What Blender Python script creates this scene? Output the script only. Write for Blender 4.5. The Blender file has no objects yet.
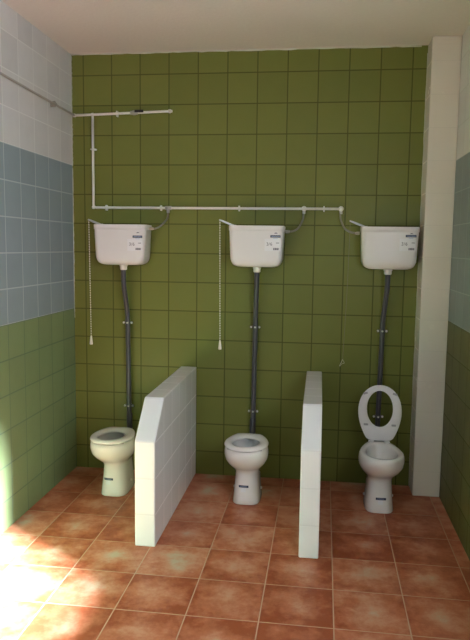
import bpy, bmesh, math, random
from mathutils import Vector, Matrix
random.seed(7)
PI = math.pi
COL = bpy.context.scene.collection

# ------------------------------------------------------------------ node helpers
def new_mat(name):
    m = bpy.data.materials.new(name); m.use_nodes = True
    nt = m.node_tree; b = nt.nodes['Principled BSDF']
    return m, nt, b

def N(nt, t, **kw):
    n = nt.nodes.new(t)
    for k, v in kw.items(): setattr(n, k, v)
    return n

def math_n(nt, op, a, b=None, c=None, clamp=False):
    n = nt.nodes.new('ShaderNodeMath'); n.operation = op; n.use_clamp = clamp
    for i, v in enumerate((a, b, c)):
        if v is None: continue
        if isinstance(v, (int, float)): n.inputs[i].default_value = v
        else: nt.links.new(v, n.inputs[i])
    return n.outputs[0]

def mixc(nt, f, a, b, blend='MIX'):
    n = nt.nodes.new('ShaderNodeMix'); n.data_type = 'RGBA'; n.blend_type = blend
    for i, v in ((0, f), (6, a), (7, b)):
        if isinstance(v, (int, float)): n.inputs[i].default_value = v
        elif isinstance(v, tuple): n.inputs[i].default_value = (*v[:3], 1)
        else: nt.links.new(v, n.inputs[i])
    return n.outputs[2]

def simple(name, col, rough=.4, metal=0, spec=.5, noise=0.0, nscale=30, coat=0):
    m, nt, b = new_mat(name)
    b.inputs['Roughness'].default_value = rough
    b.inputs['Metallic'].default_value = metal
    b.inputs['Specular IOR Level'].default_value = spec
    b.inputs['Coat Weight'].default_value = coat
    tc = N(nt, 'ShaderNodeTexCoord'); nz = N(nt, 'ShaderNodeTexNoise')
    nz.inputs['Scale'].default_value = nscale; nz.inputs['Detail'].default_value = 4
    nt.links.new(tc.outputs['Object'], nz.inputs['Vector'])
    f = math_n(nt, 'MULTIPLY', nz.outputs['Fac'], noise)
    c = mixc(nt, f, col, tuple(x * .55 for x in col))
    nt.links.new(c, b.inputs['Base Color'])
    return m

def wall_tiles(name, bands, off, size=(.2, .2, .2), gw=.005, rough=.22, var=.10, bump=.25, spec=.3):
    """glazed square tiles laid on world planes; bands = [(z_from, tile colour, grout colour), ...] from the floor up"""
    m, nt, b = new_mat(name)
    b.inputs['Specular IOR Level'].default_value = spec
    g = N(nt, 'ShaderNodeNewGeometry')
    sp = N(nt, 'ShaderNodeSeparateXYZ'); nt.links.new(g.outputs['Position'], sp.inputs[0])
    sn = N(nt, 'ShaderNodeSeparateXYZ'); nt.links.new(g.outputs['True Normal'], sn.inputs[0])
    ds = []; ids = []
    for i in range(3):
        u = math_n(nt, 'DIVIDE', math_n(nt, 'SUBTRACT', sp.outputs[i], off[i]), size[i])
        ids.append(math_n(nt, 'FLOOR', u))
        fr = math_n(nt, 'FRACT', u)
        d = math_n(nt, 'MULTIPLY', math_n(nt, 'MINIMUM', fr, math_n(nt, 'SUBTRACT', 1, fr)), size[i])
        facing = math_n(nt, 'GREATER_THAN', math_n(nt, 'ABSOLUTE', sn.outputs[i]), .8)
        ds.append(math_n(nt, 'ADD', d, facing))
        ids[i] = math_n(nt, 'MULTIPLY', ids[i], math_n(nt, 'SUBTRACT', 1, facing))
    d = math_n(nt, 'MINIMUM', math_n(nt, 'MINIMUM', ds[0], ds[1]), ds[2])
    mr = N(nt, 'ShaderNodeMapRange'); mr.interpolation_type = 'SMOOTHSTEP'
    mr.inputs[1].default_value = gw * .35; mr.inputs[2].default_value = gw * .75
    nt.links.new(d, mr.inputs[0]); mask = mr.outputs[0]
    cx = N(nt, 'ShaderNodeCombineXYZ')
    for i in range(3): nt.links.new(ids[i], cx.inputs[i])
    wn = N(nt, 'ShaderNodeTexWhiteNoise'); nt.links.new(cx.outputs[0], wn.inputs['Vector'])
    nz = N(nt, 'ShaderNodeTexNoise'); nz.inputs['Scale'].default_value = 9; nz.inputs['Detail'].default_value = 5
    nt.links.new(g.outputs['Position'], nz.inputs['Vector'])
    tile = bands[0][1]; gro = bands[0][2]
    for z0, tcl, gcl in bands[1:]:
        s = math_n(nt, 'GREATER_THAN', sp.outputs[2], z0)
        tile = mixc(nt, s, tile, tcl); gro = mixc(nt, s, gro, gcl)
    vv = math_n(nt, 'ADD', math_n(nt, 'MULTIPLY', wn.outputs['Value'], var),
                math_n(nt, 'MULTIPLY', nz.outputs['Fac'], var))
    tile = mixc(nt, vv, tile, (0, 0, 0)) if True else tile
    c = mixc(nt, mask, gro, tile)
    nt.links.new(c, b.inputs['Base Color'])
    r = math_n(nt, 'ADD', math_n(nt, 'MULTIPLY', math_n(nt, 'SUBTRACT', 1, mask), .5),
               math_n(nt, 'ADD', rough, math_n(nt, 'MULTIPLY', nz.outputs['Fac'], .08)))
    nt.links.new(r, b.inputs['Roughness'])
    mr2 = N(nt, 'ShaderNodeMapRange'); mr2.interpolation_type = 'SMOOTHSTEP'
    mr2.inputs[1].default_value = gw * .3; mr2.inputs[2].default_value = gw * 1.6
    nt.links.new(d, mr2.inputs[0])
    nz2 = N(nt, 'ShaderNodeTexNoise'); nz2.inputs['Scale'].default_value = 6; nz2.inputs['Detail'].default_value = 1
    nt.links.new(g.outputs['Position'], nz2.inputs['Vector'])
    h = math_n(nt, 'ADD', mr2.outputs[0], math_n(nt, 'MULTIPLY', nz2.outputs['Fac'], .2))
    bp = N(nt, 'ShaderNodeBump'); bp.inputs['Strength'].default_value = bump; bp.inputs['Distance'].default_value = .002
    nt.links.new(h, bp.inputs['Height']); nt.links.new(bp.outputs[0], b.inputs['Normal'])
    return m

def floor_tiles(name, a, bb, s, phi, gw=.0052):
    m, nt, b = new_mat(name)
    g = N(nt, 'ShaderNodeNewGeometry')
    sp = N(nt, 'ShaderNodeSeparateXYZ'); nt.links.new(g.outputs['Position'], sp.inputs[0])
    X = math_n(nt, 'SUBTRACT', sp.outputs[0], a); Y = math_n(nt, 'SUBTRACT', sp.outputs[1], bb)
    cp, sn = math.cos(phi), math.sin(phi)
    U = math_n(nt, 'DIVIDE', math_n(nt, 'ADD', math_n(nt, 'MULTIPLY', X, cp), math_n(nt, 'MULTIPLY', Y, sn)), s)
    V = math_n(nt, 'DIVIDE', math_n(nt, 'SUBTRACT', math_n(nt, 'MULTIPLY', Y, cp), math_n(nt, 'MULTIPLY', X, sn)), s)
    fu = math_n(nt, 'FRACT', U); fv = math_n(nt, 'FRACT', V)
    du = math_n(nt, 'MINIMUM', fu, math_n(nt, 'SUBTRACT', 1, fu)); dv = math_n(nt, 'MINIMUM', fv, math_n(nt, 'SUBTRACT', 1, fv))
    d = math_n(nt, 'MINIMUM', du, dv); dm = math_n(nt, 'MULTIPLY', d, s)
    mr = N(nt, 'ShaderNodeMapRange'); mr.interpolation_type = 'SMOOTHSTEP'
    mr.inputs[1].default_value = gw * .35; mr.inputs[2].default_value = gw * .7
    nt.links.new(dm, mr.inputs[0]); mask = mr.outputs[0]
    iu = math_n(nt, 'FLOOR', U); iv = math_n(nt, 'FLOOR', V)
    cx = N(nt, 'ShaderNodeCombineXYZ'); nt.links.new(iu, cx.inputs[0]); nt.links.new(iv, cx.inputs[1])
    wn = N(nt, 'ShaderNodeTexWhiteNoise'); nt.links.new(cx.outputs[0], wn.inputs['Vector'])
    # each tile has its own cloud pattern
    ca = N(nt, 'ShaderNodeVectorMath', operation='MULTIPLY_ADD')
    nt.links.new(wn.outputs['Color'], ca.inputs[0]); ca.inputs[1].default_value = (11, 11, 11)
    nt.links.new(g.outputs['Position'], ca.inputs[2])
    n1 = N(nt, 'ShaderNodeTexNoise'); n1.inputs['Scale'].default_value = 9; n1.inputs['Detail'].default_value = 6
    n1.inputs['Roughness'].default_value = .62; nt.links.new(ca.outputs[0], n1.inputs['Vector'])
    n2 = N(nt, 'ShaderNodeTexNoise'); n2.inputs['Scale'].default_value = 38; n2.inputs['Detail'].default_value = 5
    n2.inputs['Roughness'].default_value = .7; nt.links.new(ca.outputs[0], n2.inputs['Vector'])
    # paler, sandier towards the middle of the tile, redder at its edges (printed glaze)
    mid = math_n(nt, 'MULTIPLY', math_n(nt, 'MULTIPLY', du, dv), 5.0)
    f = math_n(nt, 'ADD', math_n(nt, 'MULTIPLY', n1.outputs['Fac'], 1.35), math_n(nt, 'MULTIPLY', mid, .38))
    f = math_n(nt, 'ADD', f, math_n(nt, 'MULTIPLY', n2.outputs['Fac'], .45))
    f = math_n(nt, 'ADD', f, math_n(nt, 'MULTIPLY', math_n(nt, 'SUBTRACT', wn.outputs['Value'], .5), .35))
    cr = N(nt, 'ShaderNodeValToRGB'); nt.links.new(math_n(nt, 'SUBTRACT', f, .61, clamp=True), cr.inputs[0])
    e = cr.color_ramp.elements
    e[0].position = .12; e[0].color = (*FL[0], 1)
    e[1].position = .95; e[1].color = (*FL[3], 1)
    x = e.new(.38); x.color = (*FL[1], 1)
    x = e.new(.66); x.color = (*FL[2], 1)
    c = mixc(nt, mask, (.52, .33, .22), cr.outputs[0])
    nt.links.new(c, b.inputs['Base Color'])
    r = math_n(nt, 'ADD', math_n(nt, 'MULTIPLY', n2.outputs['Fac'], .3), .28)
    r = math_n(nt, 'ADD', r, math_n(nt, 'MULTIPLY', math_n(nt, 'SUBTRACT', 1, mask), .4))
    nt.links.new(r, b.inputs['Roughness'])
    b.inputs['Specular IOR Level'].default_value = .35
    h = math_n(nt, 'ADD', mask, math_n(nt, 'MULTIPLY', n2.outputs['Fac'], .5))
    bp = N(nt, 'ShaderNodeBump'); bp.inputs['Strength'].default_value = .3; bp.inputs['Distance'].default_value = .002
    nt.links.new(h, bp.inputs['Height']); nt.links.new(bp.outputs[0], b.inputs['Normal'])
    return m

# ------------------------------------------------------------------ colours
GREEN = (.184, .205, .046); GREEN_GR = (.085, .094, .022)
LGREEN = (.225, .300, .135)
BLUE = (.30, .37, .385)
WHITE = (.70, .69, .655)
FL = [(.34, .085, .034), (.47, .155, .075), (.56, .260, .155), (.50, .39, .27)]
ZO = .168                                                  # height of the lowest joint

M = {}
M['back'] = wall_tiles('green_wall_tiles', [(0, GREEN, GREEN_GR)], (.0863, 0, ZO), gw=.0065, rough=.34, spec=.22)
M['left'] = wall_tiles('three_band_tiles_left', [(0, LGREEN, (.16, .22, .14)), (1.168, BLUE, (.50, .56, .56)), (2.168, WHITE, (.76, .76, .72))], (0, -.0067, ZO), gw=.006, rough=.38, bump=.12)
M['right'] = wall_tiles('three_band_tiles_right_shaded', [(0, (.125, .125, .035), (.10, .12, .05)), (1.168, (.23, .275, .265), (.36, .41, .39)), (2.168, WHITE, (.6, .59, .55))], (0, -.181, ZO), gw=.005, rough=.4, spec=.15)  # same tiles as the left wall; shade put in as darker green and blue
M['col'] = wall_tiles('white_pillar_tiles', [(0, (.78, .74, .65), (.69, .655, .575))], (2.345, -.181, ZO), size=(.21, .2, .2), gw=.004, var=.03)
M['part'] = wall_tiles('white_partition_tiles', [(0, (.82, .82, .82), (.70, .70, .70))], (.9, -1.172, ZO + .012), size=(5, .2, .2), gw=.006, var=.04, rough=.16)
M['floor'] = floor_tiles('terracotta_floor_tiles', .211, -1.7827, .324, -.0057)
M['front'] = simple('darkened_front_wall', (.24, .24, .22), .6, noise=.1)  # unseen front wall, colour darkened to cut bounced light
def plaster():
    m, nt, b = new_mat('ceiling_plaster')
    tc = N(nt, 'ShaderNodeTexCoord'); nz = N(nt, 'ShaderNodeTexNoise'); nz.inputs['Scale'].default_value = 45; nz.inputs['Detail'].default_value = 6
    nt.links.new(tc.outputs['Object'], nz.inputs['Vector'])
    c = mixc(nt, nz.outputs['Fac'], (.69, .67, .60), (.75, .73, .66)); nt.links.new(c, b.inputs['Base Color'])
    b.inputs['Roughness'].default_value = .9
    bp = N(nt, 'ShaderNodeBump'); bp.inputs['Strength'].default_value = .5; bp.inputs['Distance'].default_value = .004
    nt.links.new(nz.outputs['Fac'], bp.inputs['Height']); nt.links.new(bp.outputs[0], b.inputs['Normal'])
    return m
M['ceil'] = plaster()
M['caulk'] = simple('white_joint_filler', (.62, .62, .54), .7, noise=.4, nscale=60)
M['ceramic'] = simple('white_ceramic', (.86, .845, .815), .12, noise=.05, coat=.3)
M['seat'] = simple('white_seat_plastic', (.84, .83, .81), .22, noise=.03)
M['tank'] = simple('white_cistern_plastic', (.76, .75, .74), .28, noise=.04)
M['pvc'] = simple('white_pipe_plastic', (.80, .80, .74), .35, noise=.08)
M['wallpipe'] = simple('greyed_pipe_plastic', (.40, .38, .33), .45, noise=.2)
M['grey'] = simple('dark_grey_plastic', (.075, .075, .085), .35, noise=.2, nscale=12)
M['chrome'] = simple('chrome', (.55, .55, .54), .38, 1, noise=.1)
M['zinc'] = simple('zinc_plated_steel', (.82, .82, .80), .4, .4, noise=.2)
M['dull_zinc'] = simple('dull_zinc', (.16, .16, .155), .5, .3, noise=.2)
M['braid'] = simple('braided_steel', (.36, .35, .30), .35, .8, noise=.7, nscale=400)
M['black'] = simple('black_plastic', (.012, .012, .014), .4, noise=.1)
M['navy'] = simple('navy_print', (.012, .028, .075), .4, noise=.05)
M['label'] = simple('white_paper_label', (.80, .81, .83), .5, noise=.04)
M['ink'] = simple('grey_ink', (.16, .16, .19), .6, noise=.05)
M['pale_ink'] = simple('pale_blue_ink', (.45, .55, .72), .6, noise=.05)
M['bead'] = simple('beaded_chain', (.80, .79, .66), .4, noise=.1)
M['handle'] = simple('ivory_pull_handle', (.86, .85, .72), .3, noise=.05)
M['cord'] = simple('thin_cord', (.20, .19, .10), .6, noise=.2)
M['wire'] = simple('bent_wire', (.55, .52, .36), .4, .5, noise=.2)
M['bumper'] = simple('grey_rubber', (.42, .42, .41), .5, noise=.1)

# ------------------------------------------------------------------ mesh helpers
def link(name, bm, mat, parent=None, smooth=False, bevel=0, label=None):
    bmesh.ops.recalc_face_normals(bm, faces=bm.faces)
    me = bpy.data.meshes.new(name); bm.to_mesh(me); bm.free()
    me.materials.append(mat)
    if smooth:
        for p in me.polygons: p.use_smooth = True
    o = bpy.data.objects.new(name, me); COL.objects.link(o)
    if parent: o.parent = parent
    if bevel:
        md = o.modifiers.new('bevel', 'BEVEL'); md.width = bevel; md.segments = 3; md.limit_method = 'ANGLE'
    if label: o['label'] = label
    return o

def tag(o, label, cat, group=None):
    o['label'] = label; o['category'] = cat
    if group: o['group'] = group
    return o

def thing(name, label, cat, loc, group=None, rz=0):
    o = bpy.data.objects.new(name, None); COL.objects.link(o)
    o.location = loc; o.rotation_euler = (0, 0, rz); o.empty_display_size = .1
    return tag(o, label, cat, group)

def box(bm, x0, x1, y0, y1, z0, z1):
    r = bmesh.ops.create_cube(bm, size=1)
    for v in r['verts']:
        v.co = Vector(((x0 + x1) / 2 + v.co.x * (x1 - x0), (y0 + y1) / 2 + v.co.y * (y1 - y0), (z0 + z1) / 2 + v.co.z * (z1 - z0)))
    return bm

def BM(): return bmesh.new()

def loft(bm, rings, cap0=True, cap1=True, close=False):
    vr = [[bm.verts.new(p) for p in r] for r in rings]
    n = len(vr[0]); L = len(vr)
    for i in range(L if close else L - 1):
        a, b = vr[i], vr[(i + 1) % L]
        for j in range(n):
            bm.faces.new((a[j], a[(j + 1) % n], b[(j + 1) % n], b[j]))
    if not close:
        if cap0: bm.faces.new(vr[0][::-1])
        if cap1: bm.faces.new(vr[-1])
    return vr

def spline(pts, k=6):
    P = [Vector(p) for p in pts]; out = []
    for i in range(len(P) - 1):
        p0 = P[max(i - 1, 0)]; p1 = P[i]; p2 = P[i + 1]; p3 = P[min(i + 2, len(P) - 1)]
        for j in range(k):
            t = j / k
            out.append(.5 * ((2 * p1) + (p2 - p0) * t + (2 * p0 - 5 * p1 + 4 * p2 - p3) * t * t + (3 * p1 - p0 - 3 * p2 + p3) * t ** 3))
    out.append(P[-1]); return out

def tube(bm, pts, r, seg=12, radii=None):
    P = [Vector(p) for p in pts]; rings = []
    t = (P[1] - P[0]).normalized()
    up = Vector((0, 0, 1)) if abs(t.z) < .9 else Vector((0, 1, 0))
    nrm = t.cross(up).normalized()
    for i, p in enumerate(P):
        if i == 0: t = (P[1] - P[0]).normalized()
        elif i == len(P) - 1: t = (P[-1] - P[-2]).normalized()
        else: t = ((P[i + 1] - p).normalized() + (p - P[i - 1]).normalized()).normalized()
        nrm = (nrm - t * nrm.dot(t)).normalized(); b = t.cross(nrm)
        rr = radii[i] if radii else r
        rings.append([p + (nrm * math.cos(a) + b * math.sin(a)) * rr for a in [2 * PI * k / seg for k in range(seg)]])
    loft(bm, rings); return bm

def rounded(pts, rad, k=6):
    """polyline with its corners rounded"""
    P = [Vector(p) for p in pts]; out = [P[0]]
    for i in range(1, len(P) - 1):
        a = (P[i - 1] - P[i]).normalized() * rad; b = (P[i + 1] - P[i]).normalized() * rad
        for j in range(k + 1):
            t = j / k
            out.append((P[i] + a) * (1 - t) ** 2 + P[i] * 2 * t * (1 - t) + (P[i] + b) * t * t)
    out.append(P[-1]); return out

def lathe(bm, prof, c, axis='Z', seg=20):
    """prof = [(radius, height)...] about a point c"""
    rings = []
    for r, h in prof:
        ring = []
        for k in range(seg):
            a = 2 * PI * k / seg; u, v = max(r, 1e-4) * math.cos(a), max(r, 1e-4) * math.sin(a)
            ring.append(Vector(c) + (Vector((u, v, h)) if axis == 'Z' else Vector((u, h, v)) if axis == 'Y' else Vector((h, u, v))))
        rings.append(ring)
    loft(bm, rings); return bm

def rrect(hx, y0, y1, rad, z, k=5):
    """rounded rectangle ring, |x|<hx, y0<y<y1"""
    rad = min(rad, hx * .98, (y1 - y0) * .49); pts = []
    for cx, cy, a0 in ((hx - rad, y1 - rad, 0), (-hx + rad, y1 - rad, PI / 2), (-hx + rad, y0 + rad, PI), (hx - rad, y0 + rad, 1.5 * PI)):
        for j in range(k + 1):
            a = a0 + PI / 2 * j / k
            pts.append(Vector((cx + rad * math.cos(a), cy + rad * math.sin(a), z)))
    return pts

# ------------------------------------------------------------------ room shell
W, H, YF = 2.55, 2.912, -5.2
def struct(name, bm, mat, **k):
    o = link(name, bm, mat, **k); o['kind'] = 'structure'; return o
T = .12
struct('floor', box(BM(), -T, W + T, YF - T, T, -T, 0), M['floor'])
struct('ceiling', box(BM(), -T, W + T, YF - T, T, H, H + T), M['ceil'])
struct('wall_back', box(BM(), -T, W + T, 0, T, 0, H), M['back'])
struct('wall_left', box(BM(), -T, 0, YF - T, 0, 0, H), M['left'])
# right wall with the window the sun comes in by
RY0, RY1, RZ0, RZ1 = -3.75, -2.75, 1.30, 2.16
bm = BM()
box(bm, W, W + T, YF - T, RY0, 0, H); box(bm, W, W + T, RY1, 0, 0, H); box(bm, W, W + T, RY0, RY1, 0, RZ0); box(bm, W, W + T, RY0, RY1, RZ1, H)
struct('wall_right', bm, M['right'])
WX0, WX1, WZ0, WZ1 = .35, 1.25, 0, 2.1                       # unseen doorway added behind the camera for ambient light
bm = BM()
box(bm, 0, WX0, YF - T, YF, 0, H); box(bm, WX1, W, YF - T, YF, 0, H); box(bm, WX0, WX1, YF - T, YF, WZ1, H)
struct('wall_front', bm, M['front'])
struct('wall_pillar', box(BM(), 2.375, W, -.181, 0, 0, H), M['col'], bevel=.006)
# ragged filler joints round the back wall
def joint(name, pts, r):
    bm = BM(); P = []
    for i in range(len(pts) - 1):
        a, b = Vector(pts[i]), Vector(pts[i + 1]); n = 60
        for j in range(n): P.append(a.lerp(b, j / n))
    tube(bm, P, r, 6, radii=[r * random.uniform(.5, 1.2) for _ in P])
    return struct(name, bm, M['caulk'], smooth=True)
joint('trim_1', [(0, 0, 2.165), (0, 0, H)], .006)
joint('trim_2', [(0, 0, H), (2.375, 0, H)], .009)
joint('trim_3', [(0, 0, 1.1), (0, 0, 2.165)], .0045)
joint('trim_4', [(2.376, 0, .0), (2.376, 0, H)], .004)

# ------------------------------------------------------------------ low tiled partitions
def partition(x0, x1, label):
    prof = [(0, 0), (-1.172, 0), (-1.172, .582), (-.965, .777), (0, .776)]
    bm = BM()
    loft(bm, [[Vector((x0, y, z)) for y, z in prof], [Vector((x1, y, z)) for y, z in prof]])
    o = link('partition_wall', bm, M['part'], bevel=.007)
    tag(o, label, 'partition', 'low tiled partitions between the toilets')
    return o
partition(.776, .888, 'low white tiled partition between the left toilet and the middle toilet, its side face in view')
partition(1.659, 1.763, 'low white tiled partition between the middle toilet and the right toilet, seen end-on')

# ------------------------------------------------------------------ toilets
def sec(z, hw, yf, yb, n=2.3, k=48, back=1.0):
    """egg-like horizontal section; back<1 narrows the rear"""
    cy = (yf + yb) / 2 - .03 * (yb - yf) / .4; pts = []
    for j in range(k):
        a = 2 * PI * j / k; c, s = math.cos(a), math.sin(a)
        x = hw * math.copysign(abs(c) ** (2 / n), c)
        yy = math.copysign(abs(s) ** (2 / n), s)
        y = cy + (yb - cy if yy > 0 else cy - yf) * yy
        if yy > 0: x *= 1 - (1 - back) * yy
        pts.append(Vector((x, y, z)))
    return pts
OUT = [  # z, half width, front y, rear y, exponent, rear narrowing
    (0, .087, -.514, -.205, 3.6, 1.0), (.006, .090, -.517, -.202, 3.6, 1.0), (.04, .085, -.514, -.205, 3.5, 1.0), (.10, .080, -.508, -.205, 3.3, 1.0),
    (.16, .076, -.504, -.205, 3.1, 1.0), (.198, .075, -.506, -.205, 2.9, 1.0), (.218, .083, -.520, -.205, 2.6, 1.0),
    (.240, .102, -.556, -.205, 2.35, .97), (.268, .122, -.602, -.205, 2.2, .9), (.300, .135, -.638, -.205, 2.15, .82),
    (.335, .139, -.654, -.205, 2.15, .78), (.360, .1365, -.658, -.210, 2.15, .76), (.374, .132, -.654, -.214, 2.15, .76), (.380, .124, -.645, -.222, 2.15, .76)]
INN = [(.379, .100, -.620, -.29, 2.1, .95), (.370, .093, -.612, -.30, 2.1, .95), (.345, .092, -.610, -.305, 2.1, .95), (.30, .085, -.59, -.32, 2.05, .95),
       (.27, .072, -.565, -.33, 2.0, .95), (.25, .055, -.53, -.35, 2.0, 1.0), (.24, .03, -.48, -.38, 2.0, 1.0)]
def front_y(x, z, eps=.0012):
    for a, b in zip(OUT, OUT[1:]):
        if a[0] <= z <= b[0]:
            t = (z - a[0]) / (b[0] - a[0]); hw, yf, yb, n = [a[i] + (b[i] - a[i]) * t for i in (1, 2, 3, 4)]
            cy = (yf + yb) / 2 - .03 * (yb - yf) / .4
            return cy - (cy - yf) * (1 - (abs(x) / hw) ** n) ** (1 / n) - eps
def patch(bm, x0, x1, z0, z1, eps=.0012, k=8):
    """a sticker that follows the curve of the pedestal"""
    g = [[bm.verts.new((x0 + (x1 - x0) * i / k, front_y(x0 + (x1 - x0) * i / k, z, eps), z)) for i in range(k + 1)] for z in (z0, z1)]
    for i in range(k): bm.faces.new((g[0][i], g[0][i + 1], g[1][i + 1], g[1][i]))
    return bm

SL = .356                                                   # seat length from hinge to front
def seat_mesh(yc=-.185):
    """seat laid flat: hinge line at y=0, front towards -y, underside at z=0"""
    bm = BM(); K = 56; outer = []; hole = []
    for j in range(K):
        a = 2 * PI * j / K
        c, s = math.cos(a), math.sin(a)
        if s <= 0:
            n = 2.1
            x = .1385 * math.copysign(abs(c) ** (2 / n), c); y = yc - (SL + yc) * abs(s) ** (2 / n)
        else:                                               # sides taper back to a straight rear edge
            q = (a if a <= PI / 2 else PI - a) / (PI / 2); sg = 1 if a <= PI / 2 else -1
            if q < .62:
                q /= .62; y = yc + (-yc - .020) * q; x = sg * (.1385 - .049 * q ** 1.8)
            else:
                q = (q - .62) / .38; x = sg * .0895 * (1 - q) ** .8; y = -.020 * (1 - q) ** 5
        outer.append(Vector((x, y, 0))); hole.append(Vector((.083 * c, -.203 + .116 * s, 0)))
    rings = []
    for f, z in ((0, .002), (0, .012), (.12, .019), (.45, .0225), (.8, .019), (.94, .013), (1, .007), (1, .002), (.94, 0), (.06, 0)):
        rings.append([hole[j].lerp(outer[j], f) + Vector((0, 0, z)) for j in range(K)])
    loft(bm, rings, close=True)
    return bm

def toilet(x, rz, label, seat_up=False, sticker=.0, dz=0):
    t = thing('toilet', label, 'toilet', (x, 0, 0), 'toilets along the green wall', rz)
    # keep the flush inlet near the pipe: turn about the rear of the bowl
    bm = BM()
    outer = [sec(z, hw, yf, yb, n, 48, bk) for z, hw, yf, yb, n, bk in OUT]
    inner = [sec(z, hw, yf, yb, n, 48, bk) for z, hw, yf, yb, n, bk in INN]
    loft(bm, outer + inner)
    body = link('bowl', bm, M['ceramic'], t, smooth=True)
    # trapway bulge at the back with the flush inlet
    bm = BM()
    loft(bm, [[Vector((p.x, y, .275 + p.z)) for p in [Vector((r * math.cos(a), 0, r * math.sin(a))) for a in [2 * PI * k / 20 for k in range(20)]]]
              for y, r in ((-.24, .048), (-.19, .046), (-.165, .036), (-.145, .030), (-.125, .030))])
    link('flush_inlet', bm, M['ceramic'], body, smooth=True)
    bm = BM()
    loft(bm, [sec(z, hw, yf, yb, 2.2, 32) for z, hw, yf, yb in ((.245, .036, -.49, -.37), (.262, .055, -.545, -.345))])
    link('water', bm, M['water'], body, smooth=True)
    # floor bolts
    for s in (-1, 1):
        link('bolt_cap', lathe(BM(), [(.0095, 0), (.0095, .006), (.006, .011), (0, .012)] if s > 0 else [(.0095, 0), (.0095, -.006), (.006, -.011), (0, -.012)], (s * .083, -.36, .062), 'X', 12), M['seat'], body, smooth=True)
    # stickers
    lb = link('sticker', patch(BM(), sticker - .031, sticker + .031, .098 + dz, .112 + dz), M['navy'], body, label='narrow navy blue maker strip')
    link('sticker_label', patch(BM(), sticker - .018, sticker + .014, .070 + dz, .096 + dz, .0011), M['label'], body, label='small pale label below the strip')
    bm = BM()
    for i in range(9):
        x0 = sticker - .022 + i * .0048
        patch(bm, x0, x0 + .0028, .1035 + dz, .1068 + dz, .0018, 1)
    link('strip_print', bm, M['pale_ink'], lb)
    # hinges
    HY = -.292
    for s in (-1, 1):
        bm = BM(); tube(bm, [(s * .050 - .017, HY, .389), (s * .050 + .017, HY, .389)], .0065, 12)
        box(bm, s * .050 - .010, s * .050 + .010, HY - .006, HY + .006, .3775, .389)
        link('hinge', bm, M['seat'], body, smooth=False)
    st = link('seat', seat_mesh(), M['seat'], t, smooth=True)
    for px, py in ((-.094, -.30), (.094, -.30), (-.088, -.10), (.088, -.10)):
        bm = BM(); box(bm, -.014, .014, -.0065, .0065, -.006, .001)
        bp_ = link('bumper', bm, M['bumper'], st, bevel=.002); bp_.location = (px, py, 0)
        bp_.rotation_euler = (0, 0, math.atan2(px, 0.1) * .35 if py < -.2 else 0)
    if seat_up:
        st.location = (.004, -.280, .391); st.rotation_euler = (-math.radians(103), 0, 0)
    else:
        st.location = (0, -.293, .386)
    return t

def water_mat():
    m, nt, b = new_mat('bowl_water')
    b.inputs['Base Color'].default_value = (.9, .95, .95, 1); b.inputs['Roughness'].default_value = .03
    b.inputs['Transmission Weight'].default_value = .9; b.inputs['IOR'].default_value = 1.33
    return m
M['water'] = water_mat()
toilet(.431, 0, 'white toilet in the left stall, seat down, beside the left wall', sticker=-.022, dz=.007)
toilet(1.302, 0, 'white toilet between the two low partitions, seat down', sticker=-.012, dz=.012)
toilet(2.136, 0, 'white toilet in the right stall with its seat raised', True, sticker=.004, dz=-.014)

# ------------------------------------------------------------------ cisterns
TZ0, TZ1 = 1.487, 1.757
def text_mesh(body, size, name, mat, parent, loc, label=None):
    cu = bpy.data.curves.new(name, 'FONT'); cu.body = body; cu.size = size; cu.extrude = .0002
    cu.align_x = 'CENTER'; cu.align_y = 'CENTER'; cu.resolution_u = 2
    tmp = bpy.data.objects.new('tmp', cu)
    COL.objects.link(tmp); bpy.context.view_layer.update()
    me = bpy.data.meshes.new_from_object(tmp.evaluated_get(bpy.context.evaluated_depsgraph_get()))
    bpy.data.objects.remove(tmp); me.name = name; me.materials.clear(); me.materials.append(mat)
    o = bpy.data.objects.new(name, me); COL.objects.link(o); o.parent = parent
    o.location = loc; o.rotation_euler = (PI / 2, 0, 0)
    return o

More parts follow.
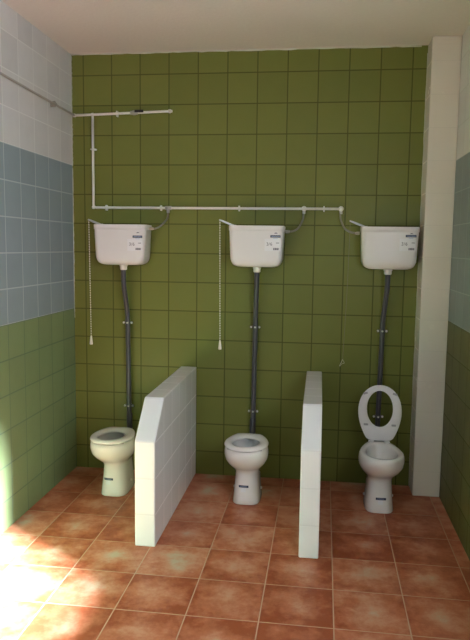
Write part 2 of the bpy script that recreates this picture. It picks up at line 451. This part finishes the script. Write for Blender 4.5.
def cistern(x, label, hose, plain_cord=False, end=None, lev=None, dz=0):
    t = thing('cistern', label, 'cistern', (x, 0, 0), 'high level cisterns on the green wall')
    rings = []
    prof = [(0, -.062, .035), (.0015, -.048, .028), (.007, -.030, .014), (.016, -.017, .006), (.030, -.0075, .002), (.05, -.001, 0), (.075, .001, 0), (.236, .0085, 0)]
    for rz_, dw, dy in prof:
        rings.append(rrect(.170 + dw, -.2 + dy, -.012 - dy * .3, .032, TZ0 + rz_, 6))
    bm = BM(); loft(bm, rings)
    tank = link('tank', bm, M['tank'], t, smooth=True)
    tank.modifiers.new('es', 'EDGE_SPLIT').split_angle = math.radians(50)
    bm = BM()
    loft(bm, [rrect(.1795, -.2015, -.010, .032, TZ0 + .2365, 6), rrect(.1815, -.2035, -.008, .033, TZ0 + .239, 6), rrect(.1825, -.2045, -.008, .033, TZ1 - .004, 6), rrect(.1795, -.2015, -.010, .031, TZ1, 6)])
    lid = link('lid', bm, M['tank'], t, smooth=True); lid.modifiers.new('es', 'EDGE_SPLIT').split_angle = math.radians(50)
    link('outlet_nut', lathe(BM(), [(.020, -.036), (.024, -.032), (.024, -.012), (.028, -.010), (.028, .004)], (.002, -.105, TZ0), 'Z', 16), M['pvc'], tank, smooth=True).modifiers.new('es', 'EDGE_SPLIT').split_angle = .6
    # lever: pivots over the lid and reaches out to the left
    bm = BM()
    a, b_ = Vector((-.150, -.115, TZ1 - .002)), Vector((lev[0] - x, -.135, lev[1]))
    d = (b_ - a)
    rings = []
    for f, w, h in ((0, .012, .006), (.5, .013, .006), (.85, .013, .005), (1, .009, .004)):
        p = a + d * f; s = Vector((0, 1, 0)); u = d.normalized().cross(s).normalized()
        rings.append([p + s * w + u * h, p + s * w - u * h, p - s * w - u * h, p - s * w + u * h])
    loft(bm, rings)
    lv = link('flush_lever', bm, M['chrome'], t, bevel=.001)
    bm = BM(); box(bm, -.160, -.140, -.126, -.104, TZ1 - .002, TZ1 + .006); link('lever_pivot', bm, M['chrome'], lv, bevel=.002)
    # pull chain hanging from the lever
    ex, ez = end; top = Vector((lev[0] - x + .004, -.135, lev[1] - .003))
    if not plain_cord:
        P = [top.lerp(Vector((ex - x, -.135, ez + .062)), i / 40) for i in range(41)]
        bm = BM(); tube(bm, P, .0011, 6)
        n = int((P[0] - P[-1]).length / .0165)
        for i in range(n + 1):
            c = P[0].lerp(P[-1], i / n)
            lathe(bm, [(0, -.0055), (.0030, -.004), (.0036, 0), (.0030, .004), (0, .0055)], c, 'Z', 8)
        ch = link('pull_chain', bm, M['bead'], t, smooth=True)
        link('pull_handle', lathe(BM(), [(.002, .064), (.005, .060), (.007, .048), (.0105, .014), (.011, .006), (.0085, .001), (0, 0)], (ex - x, -.135, ez), 'Z', 16), M['handle'], ch, smooth=True)
    else:
        P = spline([top, top.lerp(Vector((ex - x, -.135, ez)), .5) + Vector((.004, 0, 0)), (ex - x, -.135, ez)], 16)
        bm = BM(); tube(bm, P, .0013, 6)
        ch = link('pull_chain', bm, M['cord'], t, smooth=True, label='bare thin cord without a handle')
        bm = BM(); e = Vector((ex - x, -.135, ez))
        tube(bm, rounded([e + Vector((0, 0, .002)), e + Vector((.013, 0, -.022)), e + Vector((-.002, 0, -.026)), e + Vector((-.018, 0, -.045))], .004), .0016, 6)
        tube(bm, rounded([e + Vector((0, 0, .002)), e + Vector((-.012, 0, -.026)), e + Vector((-.020, 0, -.043))], .004), .0020, 6)
        link('wire_hook', bm, M['wire'], ch, smooth=True)
    # braided hose from the supply pipe
    bm = BM(); pts = spline([Vector((hx - x, hy, hz)) for hx, hy, hz in hose], 8); tube(bm, pts, .0065, 12)
    hs = link('supply_hose', bm, M['braid'], t, smooth=True)
    s = 1 if hose[-1][0] > x else -1
    px, py, pz = hose[-1]
    link('hose_nut', lathe(BM(), [(.011, -.004), (.012, 0), (.012, .016), (.009, .018), (.009, .026)] if s > 0 else [(.011, .004), (.012, 0), (.012, -.016), (.009, -.018), (.009, -.026)], (px - x - (.004 if s > 0 else -.004), py, pz), 'X', 6), M['chrome'], hs)
    px, py, pz = hose[0]
    link('hose_nut', lathe(BM(), [(.0095, -.026), (.011, -.024), (.011, -.006), (.009, -.004)], (px - x, py, pz + .004), 'Z', 6), M['chrome'], hs)
    # stickers on the front face
    Y = -.2003
    def flat(x0, x1, z0, z1, y):
        return box(BM(), x0, x1, y - .0004, y, z0, z1)
    YS = -.2082 + .0078
    lab = link('sticker', flat(.058, .162, 1.590 + dz, 1.668 + dz, YS), M['label'], tank, label='pale paper label')
    lab2 = link('sticker', flat(.094, .160, 1.677 + dz, 1.692 + dz, YS - .0004), M['navy'], tank, label='narrow navy blue maker strip')
    bm = BM(); rr = random.Random(3)
    cx = .101
    while cx < .152:
        w = rr.uniform(.0022, .0046); box(bm, cx, cx + w, YS - .0012, YS - .0008, 1.682 + dz, 1.6868 + dz); cx += w + .0018
    link('strip_print', bm, M['pale_ink'], lab2)
    bm = BM(); box(bm, .120, .140, YS - .0008, YS - .0004, 1.7045 + dz * .5, 1.7080 + dz * .5); box(bm, .126, .134, YS - .0008, YS - .0004, 1.708 + dz * .5, 1.711 + dz * .5)
    link('printed_mark', bm, M['ink'], tank)
    bm = BM(); box(bm, .112, .142, YS - .0008, YS - .0004, 1.6690 + dz, 1.6725 + dz); link('printed_mark', bm, M['pale_ink'], tank)
    text_mesh('3/6', .031, 'label_number', M['ink'], lab, (.088, YS - .0007, 1.634 + dz))
    bm = BM(); box(bm, .132, .152, YS - .0008, YS - .0004, 1.6400 + dz, 1.6440 + dz); link('label_print', bm, M['ink'], lab)
    bm = BM(); cx = .114
    for w in (.006, .003, .008, .004, .006, .003):
        box(bm, cx, cx + w, YS - .0008, YS - .0004, 1.596 + dz, 1.610 + dz); cx += w + .0012
    link('label_print', bm, M['ink'], lab, label='small dark block of print')
    return t

PZ = 1.876; PY = -.03
h1 = [(.690, -.034, PZ - .012), (.690, -.036, 1.845), (.686, -.055, 1.80), (.655, -.09, 1.755), (.620, -.10, 1.735), (.585, -.10, 1.733)]
h2 = [(1.614, -.034, PZ - .012), (1.612, -.036, 1.845), (1.606, -.055, 1.80), (1.58, -.09, 1.745), (1.545, -.10, 1.725), (1.505, -.10, 1.722)]
h3 = [(1.857, -.034, PZ - .012), (1.852, -.036, 1.845), (1.858, -.055, 1.80), (1.885, -.09, 1.745), (1.925, -.10, 1.722), (1.972, -.10, 1.716)]
cistern(.3935, 'white cistern with side lever and pull chain above the left toilet', h1, end=(.170, .930), lev=(.158, 1.790), dz=-.008)
cistern(1.3115, 'white cistern with side lever and pull chain above the middle toilet', h2, end=(1.073, .925), lev=(1.060, 1.795), dz=.004)
cistern(2.167, 'white cistern next to the pillar, a bare thin cord hanging from its lever', h3, True, end=(1.895, .885), lev=(1.912, 1.795), dz=.015)

# ------------------------------------------------------------------ flush pipes
def flush_pipe(xt, xb, xin, clamps, label):
    t = thing('flush_pipe', label, 'pipe', (xb, -.05, 0), 'grey flush pipes on the green wall')
    def L(p): return Vector((p[0] - xb, p[1] + .05, p[2]))
    pts = rounded([L((xt, -.105, TZ0 - .034)), L((xt, -.105, 1.36)), L((xb + (xt - xb) * .12, -.055, 1.15)), L((xb, -.052, .95)), L((xin, -.052, .275)), L((xin, -.132, .275))], .045, 8)
    bm = BM(); tube(bm, pts, .0165, 16); link('pipe', bm, M['grey'], t, smooth=True)
    link('sleeve', lathe(BM(), [(.0165, .0), (.0195, .002), (.0195, .125), (.0165, .128)], L((xin, -.052, .305)), 'Z', 16), M['grey'], t, smooth=True)
    for z in clamps:
        f = (z - .275) / (.95 - .275); cx = xin + (xb - xin) * min(1, f)
        bm = BM(); lathe(bm, [(.018, -.007), (.0205, -.007), (.0205, .007), (.018, .007)], L((cx, -.052, z)), 'Z', 20)
        for s in (-1, 1): box(bm, cx - xb + s * .0195 - .003 * (s > 0) , cx - xb + s * .034 + .003 * (s < 0), -.006, 0.001, z - .008, z + .008)
        c = link('pipe_clamp', bm, M['dull_zinc'], t)
        for s in (-1, 1):
            link('screw', lathe(BM(), [(.0075, .0), (.0075, -.006), (.005, -.010), (0, -.010)], L((cx + s * .028, -.056, z)), 'Y', 10), M['zinc'], c, smooth=True)
        link('screw', lathe(BM(), [(.006, .0), (.006, -.006), (.003, -.009), (0, -.009)], L((cx, -.072, z)), 'Y', 10), M['zinc'], c, smooth=True)
        bm = BM(); tube(bm, [L((cx, -.034, z)), L((cx, 0, z))], .004, 8); link('wall_stud', bm, M['zinc'], c)
    return t
flush_pipe(.394, .408, .416, (1.082, .490), 'dark grey flush pipe down to the left toilet')
flush_pipe(1.3135, 1.303, 1.296, (1.076, .490), 'dark grey flush pipe down to the middle toilet')
flush_pipe(2.169, 2.152, 2.143, (1.074, .492), 'dark grey flush pipe down to the right toilet with the raised seat')

# ------------------------------------------------------------------ white supply pipe
sp = thing('water_supply_pipe', 'thin white water supply pipe stepping down and running above the three cisterns', 'pipe', (.16, PY, PZ))
O = Vector((.16, PY, PZ))
def LP(p): return Vector(p) - O
r = .0085
bm = BM(); tube(bm, [LP(p) for p in ((.03, -.031, 2.500), (.165, PY, 2.503), (.475, PY, 2.512), (.700, PY, 2.519))], r, 12); link('pipe', bm, M['pvc'], sp, smooth=True)
bm = BM(); tube(bm, [LP(p) for p in rounded([(.160, PY, 2.50), (.160, PY, PZ), (1.857, PY, PZ)], .022)], r, 12); link('pipe', bm, M['pvc'], sp, smooth=True)
bm = BM(); tube(bm, [LP(p) for p in ((.031, YF + .001, 2.545), (.031, -1.083, 2.512), (.031, -.36, 2.503), (.031, -.026, 2.499))], .0072, 12); link('pipe', bm, M['wallpipe'], sp, smooth=True, label='greyish length of pipe along the left wall')
for c, ax in (((.031, -.030, 2.4995), None), ((.160, PY, 2.503), None), ((.160, PY, PZ + .002), None)):
    bm = BM(); lathe(bm, [(0, -.012), (.0085, -.0105), (.0115, -.005), (.0122, 0), (.0115, .005), (.0085, .0105), (0, .012)], LP(c), 'Z', 14)
    link('pipe_fitting', bm, M['pvc'], sp, smooth=True)
def clip(c, axis):
    bm = BM(); c = LP(c)
    lathe(bm, [(.0086, -.005), (.0115, -.005), (.0115, .005), (.0086, .005)], c, axis, 14)
    if axis == 'X':
        box(bm, c.x - .004, c.x + .004, c.y - .002, c.y + .030, c.z - .018, c.z - .010); box(bm, c.x - .004, c.x + .004, c.y - .002, c.y + .030, c.z + .010, c.z + .018)
        box(bm, c.x - .0055, c.x + .0055, c.y + .008, c.y + .030, c.z - .011, c.z + .011)
    elif axis == 'Z':
        box(bm, c.x - .018, c.x - .010, c.y - .002, c.y + .030, c.z - .004, c.z + .004); box(bm, c.x + .010, c.x + .018, c.y - .002, c.y + .030, c.z - .004, c.z + .004)
        box(bm, c.x - .011, c.x + .011, c.y + .008, c.y + .030, c.z - .0055, c.z + .0055)
    else:
        box(bm, c.x - .031, c.x + .002, c.y - .004, c.y + .004, c.z - .018, c.z - .010); box(bm, c.x - .031, c.x + .002, c.y - .004, c.y + .004, c.z + .010, c.z + .018)
        box(bm, c.x - .031, c.x - .008, c.y - .0055, c.y + .0055, c.z - .011, c.z + .011)
    link('pipe_clip', bm, M['wallpipe'] if axis == 'Y' else M['pvc'], sp)
for cx in (.249, .636, 1.177, 1.746): clip((cx, PY, PZ), 'X')
clip((.330, PY, 2.5078), 'X'); clip((.160, PY, 2.272), 'Z'); clip((.031, -.361, 2.505), 'Y')
# stop valve with a black lever
bm = BM(); c = LP((.452, PY, 2.5115))
lathe(bm, [(.0088, -.026), (.013, -.024), (.013, -.012), (.016, -.008), (.016, .008), (.013, .012), (.013, .024), (.0088, .026)], c, 'X', 14)
lathe(bm, [(.007, 0), (.007, -.026), (.004, -.028)], c, 'Y', 10)
v = link('stop_valve', bm, M['chrome'], sp, smooth=True)
bm = BM(); c = LP((.492, PY - .028, 2.517)); box(bm, c.x - .030, c.x + .032, c.y - .004, c.y + .004, c.z - .009, c.z + .009)
link('valve_lever', bm, M['black'], v, bevel=.003, label='black lever')
# plugged end
bm = BM(); lathe(bm, [(.0088, -.010), (.0125, -.008), (.0125, .006), (.009, .010), (.009, .016), (0, .016)], LP((.700, PY, 2.519)), 'X', 14); link('end_cap', bm, M['zinc'], sp, smooth=True)
# take-offs for the hoses
for i, cx in enumerate((.690, 1.614, 1.857)):
    bm = BM(); c = LP((cx, PY, PZ))
    if i == 0:
        lathe(bm, [(.0088, -.022), (.0135, -.020), (.0135, .020), (.0088, .022)], c, 'X', 14); lathe(bm, [(.011, -.014), (.012, 0), (.008, .004)], c, 'Z', 12)
        lathe(bm, [(.010, 0), (.010, -.022), (.006, -.026), (0, -.026)], c, 'Y', 14)
        link('angle_valve', bm, M['chrome'], sp, smooth=True)
    else:
        lathe(bm, [(0, .018), (.012, .014), (.016, .004), (.0175, -.006), (.0165, -.020), (.012, -.029), (0, -.032)], c, 'Y', 18)
        link('angle_valve', bm, M['pvc'], sp, smooth=True, label='round white valve knob')

# ------------------------------------------------------------------ light
sc = bpy.context.scene
w = bpy.data.worlds.new('sky'); w.use_nodes = True; sc.world = w
bg = w.node_tree.nodes['Background']; bg.inputs[0].default_value = (.60, .78, 1, 1); bg.inputs[1].default_value = 1.0
def area(name, loc, rot, sx, sy, power, col):
    l = bpy.data.lights.new(name, 'AREA'); l.shape = 'RECTANGLE'; l.size = sx; l.size_y = sy; l.energy = power; l.color = col
    o = bpy.data.objects.new(name, l); COL.objects.link(o); o.location = loc; o.rotation_euler = rot; return o
# daylight entering by the window, and ambient fill added at the doorway
area('daylight_side_window', (W + .01, (RY0 + RY1) / 2, (RZ0 + RZ1) / 2), (0, PI / 2, 0), RZ1 - RZ0, RY1 - RY0, 60, (.88, .94, 1.08))
area('ambient_fill_doorway', ((WX0 + WX1) / 2, YF + .01, (WZ0 + WZ1) / 2), (PI / 2, 0, 0), WX1 - WX0, WZ1 - WZ0 - .02, .6, (1, .96, .90))
sun = bpy.data.lights.new('sun', 'SUN'); sun.energy = 180; sun.angle = math.radians(9); sun.color = (.82, .90, 1.06)
so = bpy.data.objects.new('sun', sun); COL.objects.link(so)
d = Vector((-1, .57, -.62)); so.rotation_euler = d.to_track_quat('-Z', 'Y').to_euler()

# ------------------------------------------------------------------ camera
cam = bpy.data.cameras.new('camera'); co = bpy.data.objects.new('camera', cam); COL.objects.link(co)
yaw, pitch, roll = -.1281, -.112, .0132
fwd = Vector((math.sin(yaw) * math.cos(pitch), math.cos(yaw) * math.cos(pitch), math.sin(pitch)))
r0 = Vector((math.cos(yaw), -math.sin(yaw), 0)); u0 = r0.cross(fwd)
rr_ = r0 * math.cos(roll) + u0 * math.sin(roll); uu = -r0 * math.sin(roll) + u0 * math.cos(roll)
mat = Matrix((rr_, uu, -fwd)).transposed().to_4x4(); mat.translation = Vector((1.7306, -4.459, 1.62))
co.matrix_world = mat
cam.sensor_fit = 'VERTICAL'; cam.sensor_height = 24; cam.lens = 653.27 / 640 * 24; cam.clip_start = .05
sc.camera = co
sc.view_settings.view_transform = 'Standard'; sc.view_settings.look = 'None'
sc.view_settings.gamma = 1; sc.view_settings.use_curve_mapping = False
sc.view_settings.exposure = 0.0
